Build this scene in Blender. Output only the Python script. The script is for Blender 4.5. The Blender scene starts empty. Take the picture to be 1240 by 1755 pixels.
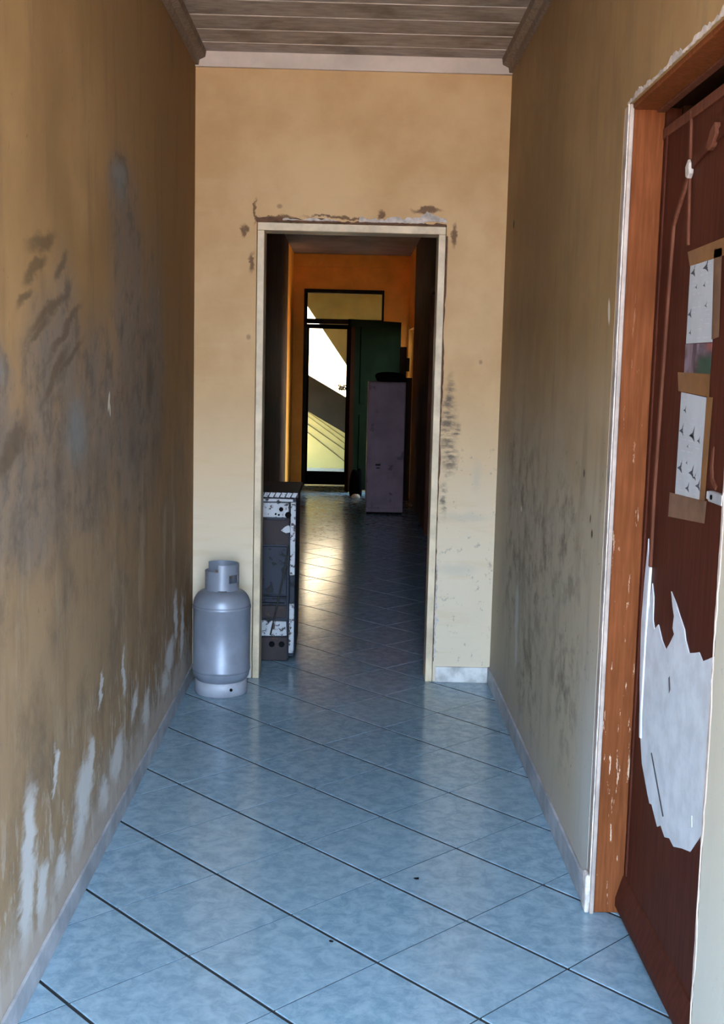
import bpy, bmesh, math, random
from mathutils import Vector, Matrix

random.seed(7)
C = bpy.context.scene
COL = C.collection

# ------------------------------------------------------------------ camera
F_PX = 1988.85
cam_d = bpy.data.cameras.new('camera')
cam_d.sensor_fit = 'HORIZONTAL'
cam_d.sensor_width = 36.0
cam_d.lens = F_PX / 1240.0 * 36.0
cam_d.clip_start = 0.05
cam_d.clip_end = 400
cam = bpy.data.objects.new('camera', cam_d)
COL.objects.link(cam)
FW = Vector((0.01180737, 0.99209995, -0.12489309))
RT = Vector((0.99968054, -0.00892059, 0.0236481))
UP = Vector((-0.02234715, 0.12513241, 0.99188834))
M3 = Matrix((RT, UP, -FW)).transposed()
cam.matrix_world = Matrix.Translation((0, 0, 1.5)) @ M3.to_4x4()
C.camera = cam

# ------------------------------------------------------------------ sky, exposure
W = bpy.data.worlds.new('sky')
C.world = W
W.use_nodes = True
bg = W.node_tree.nodes['Background']
bg.inputs['Color'].default_value = (0.52, 0.735, 1.0, 1)
bg.inputs['Strength'].default_value = 5.9
sun_d = bpy.data.lights.new('sun', 'SUN')
sun_d.energy = 9.0
sun_d.color = (1.0, .90, .74)
sun_d.angle = math.radians(.6)
sun = bpy.data.objects.new('sun', sun_d)
COL.objects.link(sun)
sun.rotation_euler = Vector((.5, .18, -.85)).to_track_quat('-Z', 'Y').to_euler()
C.view_settings.view_transform = 'Standard'
C.view_settings.look = 'None'
C.view_settings.exposure = 2.2
C.view_settings.gamma = 1.0
C.view_settings.use_curve_mapping = False
cy = C.cycles
cy.use_denoising = True
cy.max_bounces = 16
cy.diffuse_bounces = 10
cy.glossy_bounces = 6
cy.transparent_max_bounces = 12
cy.sample_clamp_indirect = 8.0

# ------------------------------------------------------------------ plan (metres)
XL, XR = -0.7316, 0.6955
Y0 = 0.12          # open entrance end, just ahead of the camera
YB = 5.4418        # cross wall with the doorway
YB2 = 5.57
YF = 14.5          # far wall of the hall
ZC = 2.885
WT = 0.16

# ------------------------------------------------------------------ node helpers
class NT:
    def __init__(s, name):
        s.m = bpy.data.materials.new(name)
        s.m.use_nodes = True
        s.t = s.m.node_tree
        s.n = s.t.nodes
        s.b = s.n['Principled BSDF']
        s.tc = s.n.new('ShaderNodeTexCoord')
        s.obj = s.tc.outputs['Object']
    def put(s, sock, v):
        if isinstance(v, bpy.types.NodeSocket):
            s.t.links.new(v, sock)
        elif isinstance(v, (tuple, list)) and len(v) == 3 and sock.type == 'RGBA':
            sock.default_value = (*v, 1)
        else:
            sock.default_value = v
    def noise(s, scale=5, detail=4, rough=.55, vec=None, dist=0, out='Fac'):
        n = s.n.new('ShaderNodeTexNoise')
        s.put(n.inputs['Vector'], vec or s.obj)
        n.inputs['Scale'].default_value = scale
        n.inputs['Detail'].default_value = detail
        n.inputs['Roughness'].default_value = rough
        n.inputs['Distortion'].default_value = dist
        return n.outputs[out]
    def stretch(s, sc, vec=None, rot=(0, 0, 0), loc=(0, 0, 0)):
        n = s.n.new('ShaderNodeMapping')
        s.put(n.inputs['Vector'], vec or s.obj)
        n.inputs['Scale'].default_value = sc
        n.inputs['Rotation'].default_value = rot
        n.inputs['Location'].default_value = loc
        return n.outputs[0]
    def rng(s, v, a, b, c=0, d=1, smooth=True):
        n = s.n.new('ShaderNodeMapRange')
        n.interpolation_type = 'SMOOTHSTEP' if smooth else 'LINEAR'
        s.put(n.inputs['Value'], v)
        for i, x in zip(('From Min', 'From Max', 'To Min', 'To Max'), (a, b, c, d)):
            s.put(n.inputs[i], x)
        return n.outputs[0]
    def math(s, op, a, b=0.0):
        n = s.n.new('ShaderNodeMath')
        n.operation = op
        s.put(n.inputs[0], a)
        s.put(n.inputs[1], b)
        return n.outputs[0]
    def mix(s, f, a, b, mode='MIX'):
        n = s.n.new('ShaderNodeMix')
        n.data_type = 'RGBA'
        n.blend_type = mode
        s.put(n.inputs[0], f)
        s.put(n.inputs[6], a)
        s.put(n.inputs[7], b)
        return n.outputs[2]
    def sep(s, vec=None):
        n = s.n.new('ShaderNodeSeparateXYZ')
        s.put(n.inputs[0], vec or s.obj)
        return n.outputs
    def comb(s, x=0.0, y=0.0, z=0.0):
        n = s.n.new('ShaderNodeCombineXYZ')
        for i, v in enumerate((x, y, z)):
            s.put(n.inputs[i], v)
        return n.outputs[0]
    def vmath(s, op, a, b=None):
        n = s.n.new('ShaderNodeVectorMath')
        n.operation = op
        s.put(n.inputs[0], a)
        if b is not None:
            s.put(n.inputs[1], b)
        return n.outputs['Value'] if op == 'LENGTH' else n.outputs[0]
    def warp(s, vec, scale, amt, sq=.35):
        nz = s.noise(scale, 6, .65, s.stretch((sq, 1, 1), vec), out='Color')
        d = s.vmath('SUBTRACT', nz, (.5, .5, .5))
        d = s.vmath('MULTIPLY', d, (amt, amt, 0))
        return s.vmath('ADD', vec, d)
    def blobs(s, vec, items, soft=.35):
        """mask of soft-edged ellipses (u, v, ru, rv[, rot])"""
        r = None
        for it in items:
            u, v, ru, rv = it[:4]
            n = s.n.new('ShaderNodeMapping')
            n.vector_type = 'TEXTURE'
            s.put(n.inputs['Vector'], vec)
            n.inputs['Location'].default_value = (u, v, 0)
            n.inputs['Scale'].default_value = (ru, rv, 1)
            n.inputs['Rotation'].default_value = (0, 0, it[4] if len(it) > 4 else 0)
            L = s.vmath('LENGTH', n.outputs[0])
            k = s.rng(L, 1 + soft, 1 - soft)
            r = k if r is None else s.math('MAXIMUM', r, k)
        return r
    def bump(s, h, strength=.3, dist=.01):
        n = s.n.new('ShaderNodeBump')
        n.inputs['Strength'].default_value = strength
        n.inputs['Distance'].default_value = dist
        s.put(n.inputs['Height'], h)
        s.t.links.new(n.outputs[0], s.b.inputs['Normal'])
    def done(s, col, rough=.7, metal=0.0, spec=.5):
        s.put(s.b.inputs['Base Color'], col)
        s.put(s.b.inputs['Roughness'], rough)
        s.put(s.b.inputs['Metallic'], metal)
        s.b.inputs['Specular IOR Level'].default_value = spec
        return s.m

def plain(name, col, rough=.6, metal=0.0, var=.18, scale=9, spec=.5, bump=.1):
    k = NT(name)
    f = k.noise(scale, 5, .6)
    dark = tuple(c * (1 - var) for c in col)
    lite = tuple(min(1, c * (1 + var)) for c in col)
    if bump:
        k.bump(k.noise(scale * 6, 3), bump, .003)
    return k.done(k.mix(k.rng(f, .3, .7), dark, lite), rough, metal, spec)

# ------------------------------------------------------------------ wall paints
def mat_wall_left():
    k = NT('stained_ochre_paint')
    x, y, z = k.sep()
    uv = k.comb(y, z)
    wv = k.warp(uv, 5, .22)
    ww = k.warp(k.warp(uv, 7, .2), 26, .09)
    streak = k.noise(3.2, 6, .62, k.stretch((2.6, 2.6, .55)))
    n1 = k.noise(2.0, 6, .6)
    base = k.mix(k.rng(n1, .3, .7), (.25, .145, .06), (.365, .22, .098))
    low = k.rng(z, 1.75, .7)
    base = k.mix(k.math('MULTIPLY', low, .55), base, (.30, .222, .15))
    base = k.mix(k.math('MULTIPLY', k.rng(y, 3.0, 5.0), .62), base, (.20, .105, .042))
    base = k.mix(k.math('MULTIPLY', k.rng(streak, .48, .72), .5), base, (.17, .105, .055))
    grey = k.blobs(wv, [(2.9, 1.42, .3, .22), (2.75, 1.15, .35, .15), (3.85, 1.72, .28, .36), (3.95, 1.35, .42, .36), (3.72, 2.04, .18, .13), (3.35, 1.32, .35, .26, .4),
                        (2.38, 1.42, .14, .13), (4.3, 1.5, .25, .4), (3.0, 1.45, .18, .25), (2.45, 1.22, .25, .15)], .5)
    grey = k.math('MULTIPLY', grey, k.rng(k.noise(8, 7, .7, k.stretch((1, 1, .6))), .25, .62, .45, 1))
    base = k.mix(k.math('MULTIPLY', grey, .82), base, (.18, .15, .128))
    mot = k.math('MULTIPLY', k.rng(k.noise(9, 8, .72, k.stretch((.38, 1, 1))), .47, .64), k.rng(grey, .15, .6))
    base = k.mix(k.math('MULTIPLY', mot, .6), base, (.095, .074, .06))
    mot2 = k.math('MULTIPLY', k.rng(k.noise(12, 8, .7, k.stretch((.4, 1, 1), None, (0, 0, 0), (3, 1, 7))), .56, .68), k.rng(grey, .1, .6))
    base = k.mix(k.math('MULTIPLY', mot2, .45), base, (.27, .22, .16))
    smear = k.blobs(k.warp(uv, 12, .11), [(2.79, 1.765, .13, .022, .15), (2.72, 1.70, .10, .018, .3), (2.97, 1.73, .07, .014, .4), (2.64, 1.63, .07, .016, .3),
                    (2.85, 1.615, .2, .016, .35), (3.0, 1.57, .19, .016, .4), (2.9, 1.46, .14, .02, .5), (4.25, 1.43, .06, .09), (3.05, 1.50, .14, .014, .4), (2.76, 1.56, .1, .012, .35), (2.5, 1.3, .12, .03, .3)], .5)
    base = k.mix(k.math('MULTIPLY', smear, .7), base, (.10, .068, .04))
    blue = k.blobs(wv, [(2.36, 1.47, .09, .07), (3.7, 2.07, .1, .05), (3.12, 1.3, .12, .08)], .6)
    base = k.mix(k.math('MULTIPLY', blue, .6), base, (.20, .22, .22))
    spots = k.rng(k.noise(26, 3, .6), .66, .74)
    base = k.mix(k.math('MULTIPLY', spots, .35), base, (.09, .06, .035))
    # peeling and salt bloom above the skirting
    grime = k.math('MULTIPLY', k.rng(k.noise(3.2, 8, .74, k.stretch((.4, 1, 1))), .44, .68), k.rng(z, 1.75, 1.2))
    base = k.mix(k.math('MULTIPLY', grime, .6), base, (.115, .083, .06))
    drip = k.math('MULTIPLY', k.rng(k.noise(5.5, 7, .7, k.stretch((.9, .9, .35))), .52, .68), k.rng(z, 1.3, .8))
    base = k.mix(k.math('MULTIPLY', drip, .4), base, (.42, .34, .24))
    eff = k.blobs(ww, [(3.18, .29, .10, .085), (3.25, .33, .05, .09), (3.1, .2, .07, .06), (2.62, .37, .055, .11), (2.58, .25, .05, .12),
                       (4.74, .29, .11, .07), (4.9, .42, .05, .10), (4.62, .2, .08, .05), (3.66, .23, .09, .07), (3.95, .3, .05, .06),
                       (2.72, .2, .04, .08), (2.9, .18, .05, .05), (3.45, .17, .06, .05), (4.2, .2, .07, .06), (5.1, .3, .05, .12),
                       (3.42, .5, .025, .05), (3.75, .48, .02, .05), (2.85, .45, .02, .05)], .5)
    halo = k.rng(k.math('ADD', z, k.math('MULTIPLY', k.noise(7, 6, .7), .75)), .72, .5)
    base = k.mix(k.math('MULTIPLY', halo, .5), base, (.36, .31, .27))
    fl = k.math('MULTIPLY', k.rng(k.noise(11, 6, .7, k.stretch((1, 1.6, .6))), .53, .6), k.rng(z, .62, .25))
    base = k.mix(k.math('MULTIPLY', fl, .6), base, (.50, .45, .40))
    base = k.mix(k.math('MULTIPLY', eff, .85), base, (.60, .585, .57))
    rim = k.rng(k.math('ADD', z, k.math('MULTIPLY', k.noise(14, 5, .65), .28)), .36, .24)
    base = k.mix(k.math('MULTIPLY', rim, .65), base, (.45, .38, .33))
    nick = k.blobs(uv, [(3.535, 1.375, .012, .03, -.4), (3.55, 1.35, .008, .02, .2)], .3)
    base = k.mix(nick, base, (.6, .55, .45))
    h = k.math('SUBTRACT', k.math('MULTIPLY', k.noise(40, 4), .25), k.math('MULTIPLY', eff, .5))
    k.bump(k.math('ADD', h, k.math('MULTIPLY', k.noise(6, 4), .5)), .35, .008)
    return k.done(base, k.rng(n1, .3, .7, .6, .8), 0, .12)

def mat_wall_right():
    k = NT('grimy_brown_paint')
    x, y, z = k.sep()
    uv = k.comb(y, z)
    wv = k.warp(uv, 5, .25)
    n1 = k.noise(2.2, 6, .62)
    base = k.mix(k.rng(n1, .3, .7), (.27, .165, .075), (.35, .225, .105))
    low = k.rng(k.math('ADD', z, k.math('MULTIPLY', k.noise(3, 4), .5)), 1.95, 1.15)
    base = k.mix(k.math('MULTIPLY', low, .85), base, (.45, .395, .30))
    soot = k.blobs(wv, [(4.55, 1.0, .35, .22), (4.2, .8, .4, .3), (3.7, .95, .3, .25), (4.8, .7, .25, .3), (3.6, .55, .25, .25),
                        (4.9, 1.15, .15, .2), (4.3, .35, .3, .2)], .7)
    sn = k.rng(k.noise(9, 8, .72, k.stretch((.45, 1, 1))), .44, .66)
    base = k.mix(k.math('MULTIPLY', k.math('MULTIPLY', soot, sn), .72), base, (.11, .092, .07))
    streak = k.rng(k.noise(4, 6, .6, k.stretch((3, 3, .5))), .5, .75)
    base = k.mix(k.math('MULTIPLY', streak, .35), base, (.16, .125, .085))
    specks = k.rng(k.noise(34, 3, .6), .66, .74)
    base = k.mix(k.math('MULTIPLY', specks, k.rng(z, 1.6, 1.1, 0, .6)), base, (.07, .06, .05))
    pale = k.blobs(k.warp(uv, 12, .06), [(4.64, .52, .045, .1), (4.62, .38, .03, .08)], .6)
    base = k.mix(k.math('MULTIPLY', pale, .65), base, (.55, .57, .58))
    nick = k.blobs(uv, [(3.19, 1.662, .012, .034, -.25), (4.63, .945, .016, .012), (5.19, 2.135, .012, .012)], .25)
    base = k.mix(nick, base, (.66, .60, .48))
    dots = k.blobs(uv, [(3.27, 1.04, .012, .012), (3.42, 1.2, .01, .012), (5.19, 2.13, .02, .02), (3.3, 1.08, .007, .012)], .4)
    base = k.mix(dots, base, (.06, .045, .03))
    edge = k.math('MULTIPLY', k.rng(z, .9, .3), k.rng(y, 3.45, 3.15))
    base = k.mix(k.math('MULTIPLY', edge, .6), base, (.48, .50, .49))
    near = k.rng(y, 2.3, 2.1)
    base = k.mix(k.math('MULTIPLY', near, .6), base, (.40, .38, .31))
    rim = k.rng(k.math('ADD', z, k.math('MULTIPLY', k.noise(14, 5, .65), .25)), .32, .22)
    base = k.mix(k.math('MULTIPLY', rim, .55), base, (.42, .36, .32))
    k.bump(k.math('ADD', k.math('MULTIPLY', k.noise(45, 4), .3), k.math('MULTIPLY', k.noise(6, 4), .6)), .3, .007)
    return k.done(base, .65, 0, .12)

def mat_wall_back():
    k = NT('cream_yellow_paint')
    x, y, z = k.sep()
    uv = k.comb(x, z)
    n1 = k.noise(2.4, 6, .6)
    base = k.mix(k.rng(n1, .3, .7), (.49, .30, .14), (.60, .40, .21))
    base = k.mix(k.math('MULTIPLY', k.rng(k.math('ADD', z, k.math('MULTIPLY', n1, .5)), 1.75, .75), .8), base, (.70, .60, .455))  # paler low wall: the cooler light there put into the colour
    brush = k.rng(k.noise(5, 5, .6, k.stretch((.7, 1, 5))), .5, .7)
    base = k.mix(k.math('MULTIPLY', brush, .25), base, (.55, .38, .2))
    wv = k.warp(k.warp(uv, 14, .07, 1), 40, .02, 1)
    soot = k.blobs(wv, [(.455, 1.22, .035, .13), (.47, 1.08, .03, .07), (.46, 1.36, .02, .08), (.45, .88, .015, .06), (.5, 1.2, .02, .03)], .8)
    soot = k.math('MULTIPLY', soot, k.rng(k.noise(30, 6, .7, k.stretch((.5, 1, 1.6))), .36, .6))
    base = k.mix(k.math('MULTIPLY', soot, .85), base, (.08, .066, .055))
    soot2 = k.rng(k.noise(26, 5, .65), .60, .70)
    lowmask = k.math('MULTIPLY', k.rng(z, 1.5, 1.0), k.rng(x, .38, .48))
    base = k.mix(k.math('MULTIPLY', k.math('MULTIPLY', soot2, lowmask), .55), base, (.22, .2, .17))
    hd = k.blobs(wv, [(-.508, 2.105, .016, .026), (-.49, 2.12, .012, .014), (-.458, 2.19, .006, .045), (.12, 2.19, .02, .014), (.33, 2.215, .06, .012),
                      (-.35, 2.165, .08, .008), (-.05, 2.17, .16, .006), (-.47, 1.96, .012, .04), (.455, 2.1, .012, .05)], .4)
    base = k.mix(k.math('MULTIPLY', hd, .85), base, (.11, .055, .03))
    spots = k.blobs(uv, [(-.345, 2.215, .012, .01), (-.48, 1.62, .01, .012), (.6, 1.53, .008, .01)], .5)
    base = k.mix(k.math('MULTIPLY', spots, .6), base, (.2, .12, .07))
    band = k.blobs(wv, [(.55, .8, .1, .02), (.52, .55, .09, .025), (.6, 1.0, .02, .06)], .8)
    base = k.mix(k.math('MULTIPLY', band, .3), base, (.35, .34, .3))
    k.bump(k.math('ADD', k.noise(8, 5), k.math('MULTIPLY', k.noise(50, 3), .2)), .25, .006)
    return k.done(base, .6, 0, .15)

def mat_tile():
    k = NT('blue_grey_ceramic_glaze')
    oi = k.n.new('ShaderNodeObjectInfo')
    off = k.vmath('ADD', k.obj, k.comb(k.math('MULTIPLY', oi.outputs['Random'], 37), k.math('MULTIPLY', oi.outputs['Random'], 91), 0))
    f = k.noise(19, 7, .72, off, .4)
    g = k.noise(45, 4, .6, off)
    c = k.mix(k.rng(f, .32, .68), (.14, .235, .31), (.255, .365, .45))
    c = k.mix(k.math('MULTIPLY', k.rng(g, .5, .7), .35), c, (.18, .28, .35))
    c = k.mix(k.math('MULTIPLY', oi.outputs['Random'], .18), c, (.27, .35, .40))
    w = k.noise(2.2, 2, .5, off)
    k.bump(k.math('ADD', w, k.math('MULTIPLY', g, .02)), .12, .01)
    return k.done(c, k.rng(f, .3, .7, .13, .20), 0, .55)

def mat_plank():
    k = NT('sooty_white_board_paint')
    oi = k.n.new('ShaderNodeObjectInfo')
    off = k.vmath('ADD', k.obj, k.comb(k.math('MULTIPLY', oi.outputs['Random'], 17), 0, 0))
    gr = k.noise(7, 6, .65, k.stretch((1.2, 5, 1), off))
    bl = k.noise(2.6, 5, .6, off)
    c = k.mix(k.rng(gr, .35, .65), (.27, .225, .20), (.42, .365, .335))
    c = k.mix(k.math('MULTIPLY', k.rng(bl, .45, .68), .8), c, (.11, .08, .06))
    k.bump(gr, .15, .003)
    return k.done(c, .55)

def mat_wood(name, a, b, chips=None, rough=.5, sc=1.0):
    k = NT(name)
    gr = k.noise(6 * sc, 6, .6, k.stretch((14, 14, .9)))
    bl = k.noise(2.5, 4, .6)
    c = k.mix(k.rng(gr, .3, .7), a, b)
    c = k.mix(k.math('MULTIPLY', k.rng(bl, .45, .7), .45), c, tuple(x * .55 for x in a))
    if chips:
        cn = k.noise(20, 6, .7, k.stretch((3, 3, .35)))
        x, y, z = k.sep()
        m = k.math('MULTIPLY', k.rng(cn, .62, .64), k.rng(z, 1.9, .7))
        c = k.mix(m, c, chips)
    k.bump(gr, .12, .003)
    return k.done(c, rough, 0, .03)

def mat_chipped(name, base, under, amount=.55, scale=18, rough=.45):
    k = NT(name)
    n = k.noise(scale, 7, .7)
    m = k.rng(n, amount, amount + .03)
    c = k.mix(k.rng(k.noise(6, 4), .3, .7), tuple(x * .8 for x in base), base)
    c = k.mix(m, c, under)
    k.bump(k.math('SUBTRACT', 1.0, m), .4, .003)
    return k.done(c, rough, 0, .12)

M = {}
M['wl'] = mat_wall_left()
M['wr'] = mat_wall_right()
M['wb'] = mat_wall_back()
M['tile'] = mat_tile()
M['plank'] = mat_plank()
M['grout'] = plain('dark_grout', (.02, .021, .023), .9, 0, .3, 20)
M['joint'] = plain('pale_joint_paint', (.46, .40, .36), .6, 0, .25, 6)
M['cornice'] = plain('pinkish_white_cornice_paint', (.56, .47, .42), .6, 0, .15, 4)
M['trim'] = mat_wood('brown_grey_moulding_paint', (.16, .115, .085), (.27, .205, .16))
M['skirt'] = plain('grey_skirting_tile', (.33, .33, .35), .45, 0, .3, 8)
M['skirt_pale'] = plain('dirty_white_skirting', (.52, .49, .46), .6, 0, .35, 12)
M['frame'] = plain('cream_door_frame_paint', (.60, .47, .31), .5, 0, .22, 7)
M['plaster'] = plain('bare_white_plaster', (.50, .44, .40), .85, 0, .3, 25, .3, .5)
M['plaster2'] = plain('greyish_pink_plaster', (.36, .29, .25), .9, 0, .2, 12, .2, .6)
M['brick'] = plain('exposed_brown_masonry', (.12, .06, .035), .9, 0, .3, 25, .3, .5)
M['jamb'] = mat_wood('orange_brown_varnished_wood', (.135, .040, .014), (.20, .062, .022), (.55, .36, .24))
M['leaf'] = mat_wood('dark_red_brown_door_paint', (.058, .016, .010), (.085, .024, .014))
M['ridge'] = mat_wood('worn_brown_moulding', (.10, .034, .02), (.16, .06, .036))
M['white'] = plain('white_undercoat', (.58, .60, .63), .6, 0, .12, 14)
M['paper'] = plain('printed_paper', (.42, .435, .45), .7, 0, .07, 10)
M['ink'] = plain('grey_ink', (.05, .05, .06), .7, 0, .3, 40)
M['ink2'] = plain('pale_ink', (.46, .47, .50), .7, 0, .1, 40)
M['tape'] = plain('brown_parcel_tape', (.19, .085, .028), .3, 0, .25, 15)
M['tape2'] = plain('faded_tape_mark', (.16, .085, .05), .4, 0, .3, 15)
M['steel'] = plain('bright_steel', (.62, .66, .70), .35, .6, .1, 30)
M['cylp'] = plain('grey_cylinder_paint', (.25, .265, .315), .40, .25, .12, 7, .5, .05)
M['cylp2'] = plain('pale_grey_foot_paint', (.36, .36, .40), .5, .1, .15, 9)
M['cyld'] = plain('dark_cylinder_seam', (.12, .13, .16), .5, .3, .2, 20)
M['black'] = plain('black_hollow', (.006, .006, .007), .9, 0, .3, 10, .03)
M['brass'] = plain('dull_brass', (.45, .33, .14), .4, .8, .15, 20)
M['stove_w'] = mat_chipped('chipped_white_enamel', (.52, .52, .54), (.07, .05, .045), .545, 34)
M['stove_b'] = mat_chipped('dark_blue_grey_metal', (.030, .035, .050), (.012, .011, .011), .56, 9, .4)  # dark blue grey base with nearly black chips
M['stove_r'] = mat_chipped('rusty_dark_metal', (.05, .038, .04), (.08, .05, .04), .58, 12, .6)
M['hall'] = plain('dark_brown_hall_tone', (.10, .045, .022), .75, 0, .25, 3, .08)  # darker brown than the orange bay at the far end
M['orange'] = plain('orange_wall_paint', (.88, .35, .055), .7, 0, .12, 3, .15)
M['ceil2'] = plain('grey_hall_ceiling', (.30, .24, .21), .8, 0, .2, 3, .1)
M['dframe'] = plain('near_black_frame_paint', (.02, .015, .010), .8, 0, .2, 10, .05)
M['green'] = plain('dark_green_metal_paint', (.0022, .0034, .0018), .9, 0, .2, 6, 0)
M['brown2'] = plain('dark_brown_edge', (.008, .003, .0015), .9, 0, .2, 8, 0)
M['mauve'] = mat_chipped('mauve_grey_cabinet_paint', (.28, .17, .195), (.15, .09, .11), .60, 5, .5)
M['cloth'] = plain('black_cloth', (.004, .0035, .0035), .95, 0, .3, 14, 0)
M['board'] = mat_wood('dark_board', (.03, .014, .008), (.05, .024, .014))
M['rag'] = plain('pale_rag', (.55, .40, .28), .9, 0, .2, 20)
M['olive'] = plain('olive_plaster', (.50, .44, .20), .85, 0, .15, 2)
M['yellow'] = plain('yellow_plaster', (.44, .345, .12), .85, 0, .1, 2)
M['warm_bounce'] = plain('apricot_bounce_wall', (.80, .58, .38), .9, 0, .05, 1)
M['concrete'] = plain('backlit_concrete', (.022, .02, .013), .9, 0, .2, 4)  # near-black base stands in for the flight's backlit shade
M['ground'] = plain('reddish_earth_ground', (.52, .33, .19), .9, 0, .15, 1.5)
M['plasterext'] = plain('outside_plaster', (.50, .45, .33), .85, 0, .1, 2)
M['leafg'] = plain('green_leaf', (.10, .11, .03), .6, 0, .3, 20)
M['cable'] = plain('black_cable', (.02, .018, .012), .6, 0, .1, 10)

def mat_glass():
    m = bpy.data.materials.new('dusty_clear_glass')
    m.use_nodes = True
    t = m.node_tree
    for n in list(t.nodes):
        t.nodes.remove(n)
    o = t.nodes.new('ShaderNodeOutputMaterial')
    mx = t.nodes.new('ShaderNodeMixShader')
    fr = t.nodes.new('ShaderNodeFresnel')
    fr.inputs[0].default_value = 1.45
    tr = t.nodes.new('ShaderNodeBsdfTransparent')
    tr.inputs[0].default_value = (.93, .95, .90, 1)
    gl = t.nodes.new('ShaderNodeBsdfGlossy')
    gl.inputs['Roughness'].default_value = .05
    t.links.new(fr.outputs[0], mx.inputs[0])
    t.links.new(tr.outputs[0], mx.inputs[1])
    t.links.new(gl.outputs[0], mx.inputs[2])
    t.links.new(mx.outputs[0], o.inputs[0])
    return m
M['glass'] = mat_glass()

# ------------------------------------------------------------------ mesh helpers
def box(bm, x0, x1, y0, y1, z0, z1):
    v = [bm.verts.new(p) for p in ((x0, y0, z0), (x1, y0, z0), (x1, y1, z0), (x0, y1, z0),
                                   (x0, y0, z1), (x1, y0, z1), (x1, y1, z1), (x0, y1, z1))]
    for f in ((0, 3, 2, 1), (4, 5, 6, 7), (0, 1, 5, 4), (1, 2, 6, 5), (2, 3, 7, 6), (3, 0, 4, 7)):
        bm.faces.new([v[i] for i in f])

def prism(bm, poly, a, b, axis):
    """poly of 2-D points swept from a to b along axis ('x': (y,z), 'y': (x,z), 'z': (x,y))"""
    def P(p, t):
        return {'x': (t, p[0], p[1]), 'y': (p[0], t, p[1]), 'z': (p[0], p[1], t)}[axis]
    A = [bm.verts.new(P(p, a)) for p in poly]
    B = [bm.verts.new(P(p, b)) for p in poly]
    n = len(poly)
    bm.faces.new(A)
    bm.faces.new(B[::-1])
    for i in range(n):
        j = (i + 1) % n
        bm.faces.new((A[j], A[i], B[i], B[j]))

def lathe(bm, prof, cx, cy, seg=48, cap=True):
    rings = []
    for r, z in prof:
        rings.append([bm.verts.new((cx + r * math.cos(2 * math.pi * i / seg), cy + r * math.sin(2 * math.pi * i / seg), z)) for i in range(seg)])
    for a, b in zip(rings, rings[1:]):
        for i in range(seg):
            j = (i + 1) % seg
            bm.faces.new((a[i], a[j], b[j], b[i]))
    if cap:
        bm.faces.new(rings[0][::-1])
        bm.faces.new(rings[-1])

def tube(bm, pts, r, seg=8):
    pts = [Vector(p) for p in pts]
    rings = []
    for i, p in enumerate(pts):
        d = (pts[min(i + 1, len(pts) - 1)] - pts[max(i - 1, 0)]).normalized()
        a = d.orthogonal().normalized()
        b = d.cross(a)
        if rings:
            a0 = (rings[-1][1] - pts[i - 1]).normalized()
            a = (a0 - d * a0.dot(d)).normalized()
            b = d.cross(a)
        rings.append(([p + r * (a * math.cos(t) + b * math.sin(t)) for t in [2 * math.pi * j / seg for j in range(seg)]], p + a * r))
    vs = [[bm.verts.new(c) for c in R[0]] for R in rings]
    for A, B in zip(vs, vs[1:]):
        for i in range(seg):
            j = (i + 1) % seg
            bm.faces.new((A[i], A[j], B[j], B[i]))
    bm.faces.new(vs[0][::-1])
    bm.faces.new(vs[-1])

def build(name, bm, mat, parent=None, bevel=0, smooth=False, fix=True):
    if fix:
        bmesh.ops.recalc_face_normals(bm, faces=bm.faces[:])
    me = bpy.data.meshes.new(name)
    bm.to_mesh(me)
    bm.free()
    me.materials.append(mat)
    o = bpy.data.objects.new(name, me)
    COL.objects.link(o)
    if smooth:
        for p in me.polygons:
            p.use_smooth = True
    if bevel:
        md = o.modifiers.new('bevel', 'BEVEL')
        md.width = bevel
        md.segments = 2
        md.limit_method = 'ANGLE'
        md.angle_limit = math.radians(40)
    if parent:
        o.parent = parent
        o.matrix_parent_inverse = Matrix.Translation(-parent_world(parent))
    return o

def parent_world(p):
    v = Vector(p.location)
    if p.parent:
        v = v + p.matrix_parent_inverse.translation + parent_world(p.parent)
    return v

def boxo(name, b, mat, parent=None, bevel=0):
    bm = bmesh.new()
    box(bm, *b)
    return build(name, bm, mat, parent, bevel)

def boxes(name, bs, mat, parent=None, bevel=0):
    bm = bmesh.new()
    for b in bs:
        box(bm, *b)
    return build(name, bm, mat, parent, bevel)

def empty(name, loc):
    o = bpy.data.objects.new(name, None)
    o.location = loc
    o.empty_display_size = .1
    COL.objects.link(o)
    return o

def tag(o, label, cat, group=None, kind=None):
    o['label'] = label
    o['category'] = cat
    if group:
        o['group'] = group
    if kind:
        o['kind'] = kind
    return o

def struct(o, label, cat):
    return tag(o, label, cat, None, 'structure')

# ================================================================== STRUCTURE
# ---- floor: grout bed and individual tiles laid on the diagonal
TH, S = 0.7514, 0.3405
TX, TY = -0.6147, 3.0437
UA = Vector((math.cos(TH), math.sin(TH)))
UB = Vector((math.sin(TH), -math.cos(TH)))
FX0, FX1, FY0, FY1 = XL - .05, XR + .16, Y0, YF + .06
floor = struct(boxo('floor', (FX0, FX1, FY0, FY1, -.10, -.008), M['grout']),
               'floor of glazed blue grey square tiles laid diagonally down the corridor', 'floor')

def clip(poly, ax, val, keep_less):
    out = []
    for i in range(len(poly)):
        p, q = poly[i], poly[(i + 1) % len(poly)]
        pin = (p[ax] <= val) if keep_less else (p[ax] >= val)
        qin = (q[ax] <= val) if keep_less else (q[ax] >= val)
        if pin:
            out.append(p)
        if pin != qin:
            t = (val - p[ax]) / (q[ax] - p[ax])
            out.append(p.lerp(q, t))
    return out

def inset(poly, d):
    # edge slope only along the wide joints, shaped to catch a bright line
    c = sum(poly, Vector((0, 0))) / len(poly)
    return [p + UA * max(-d, min(d, (c - p).dot(UA) * .5)) for p in poly]

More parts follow.
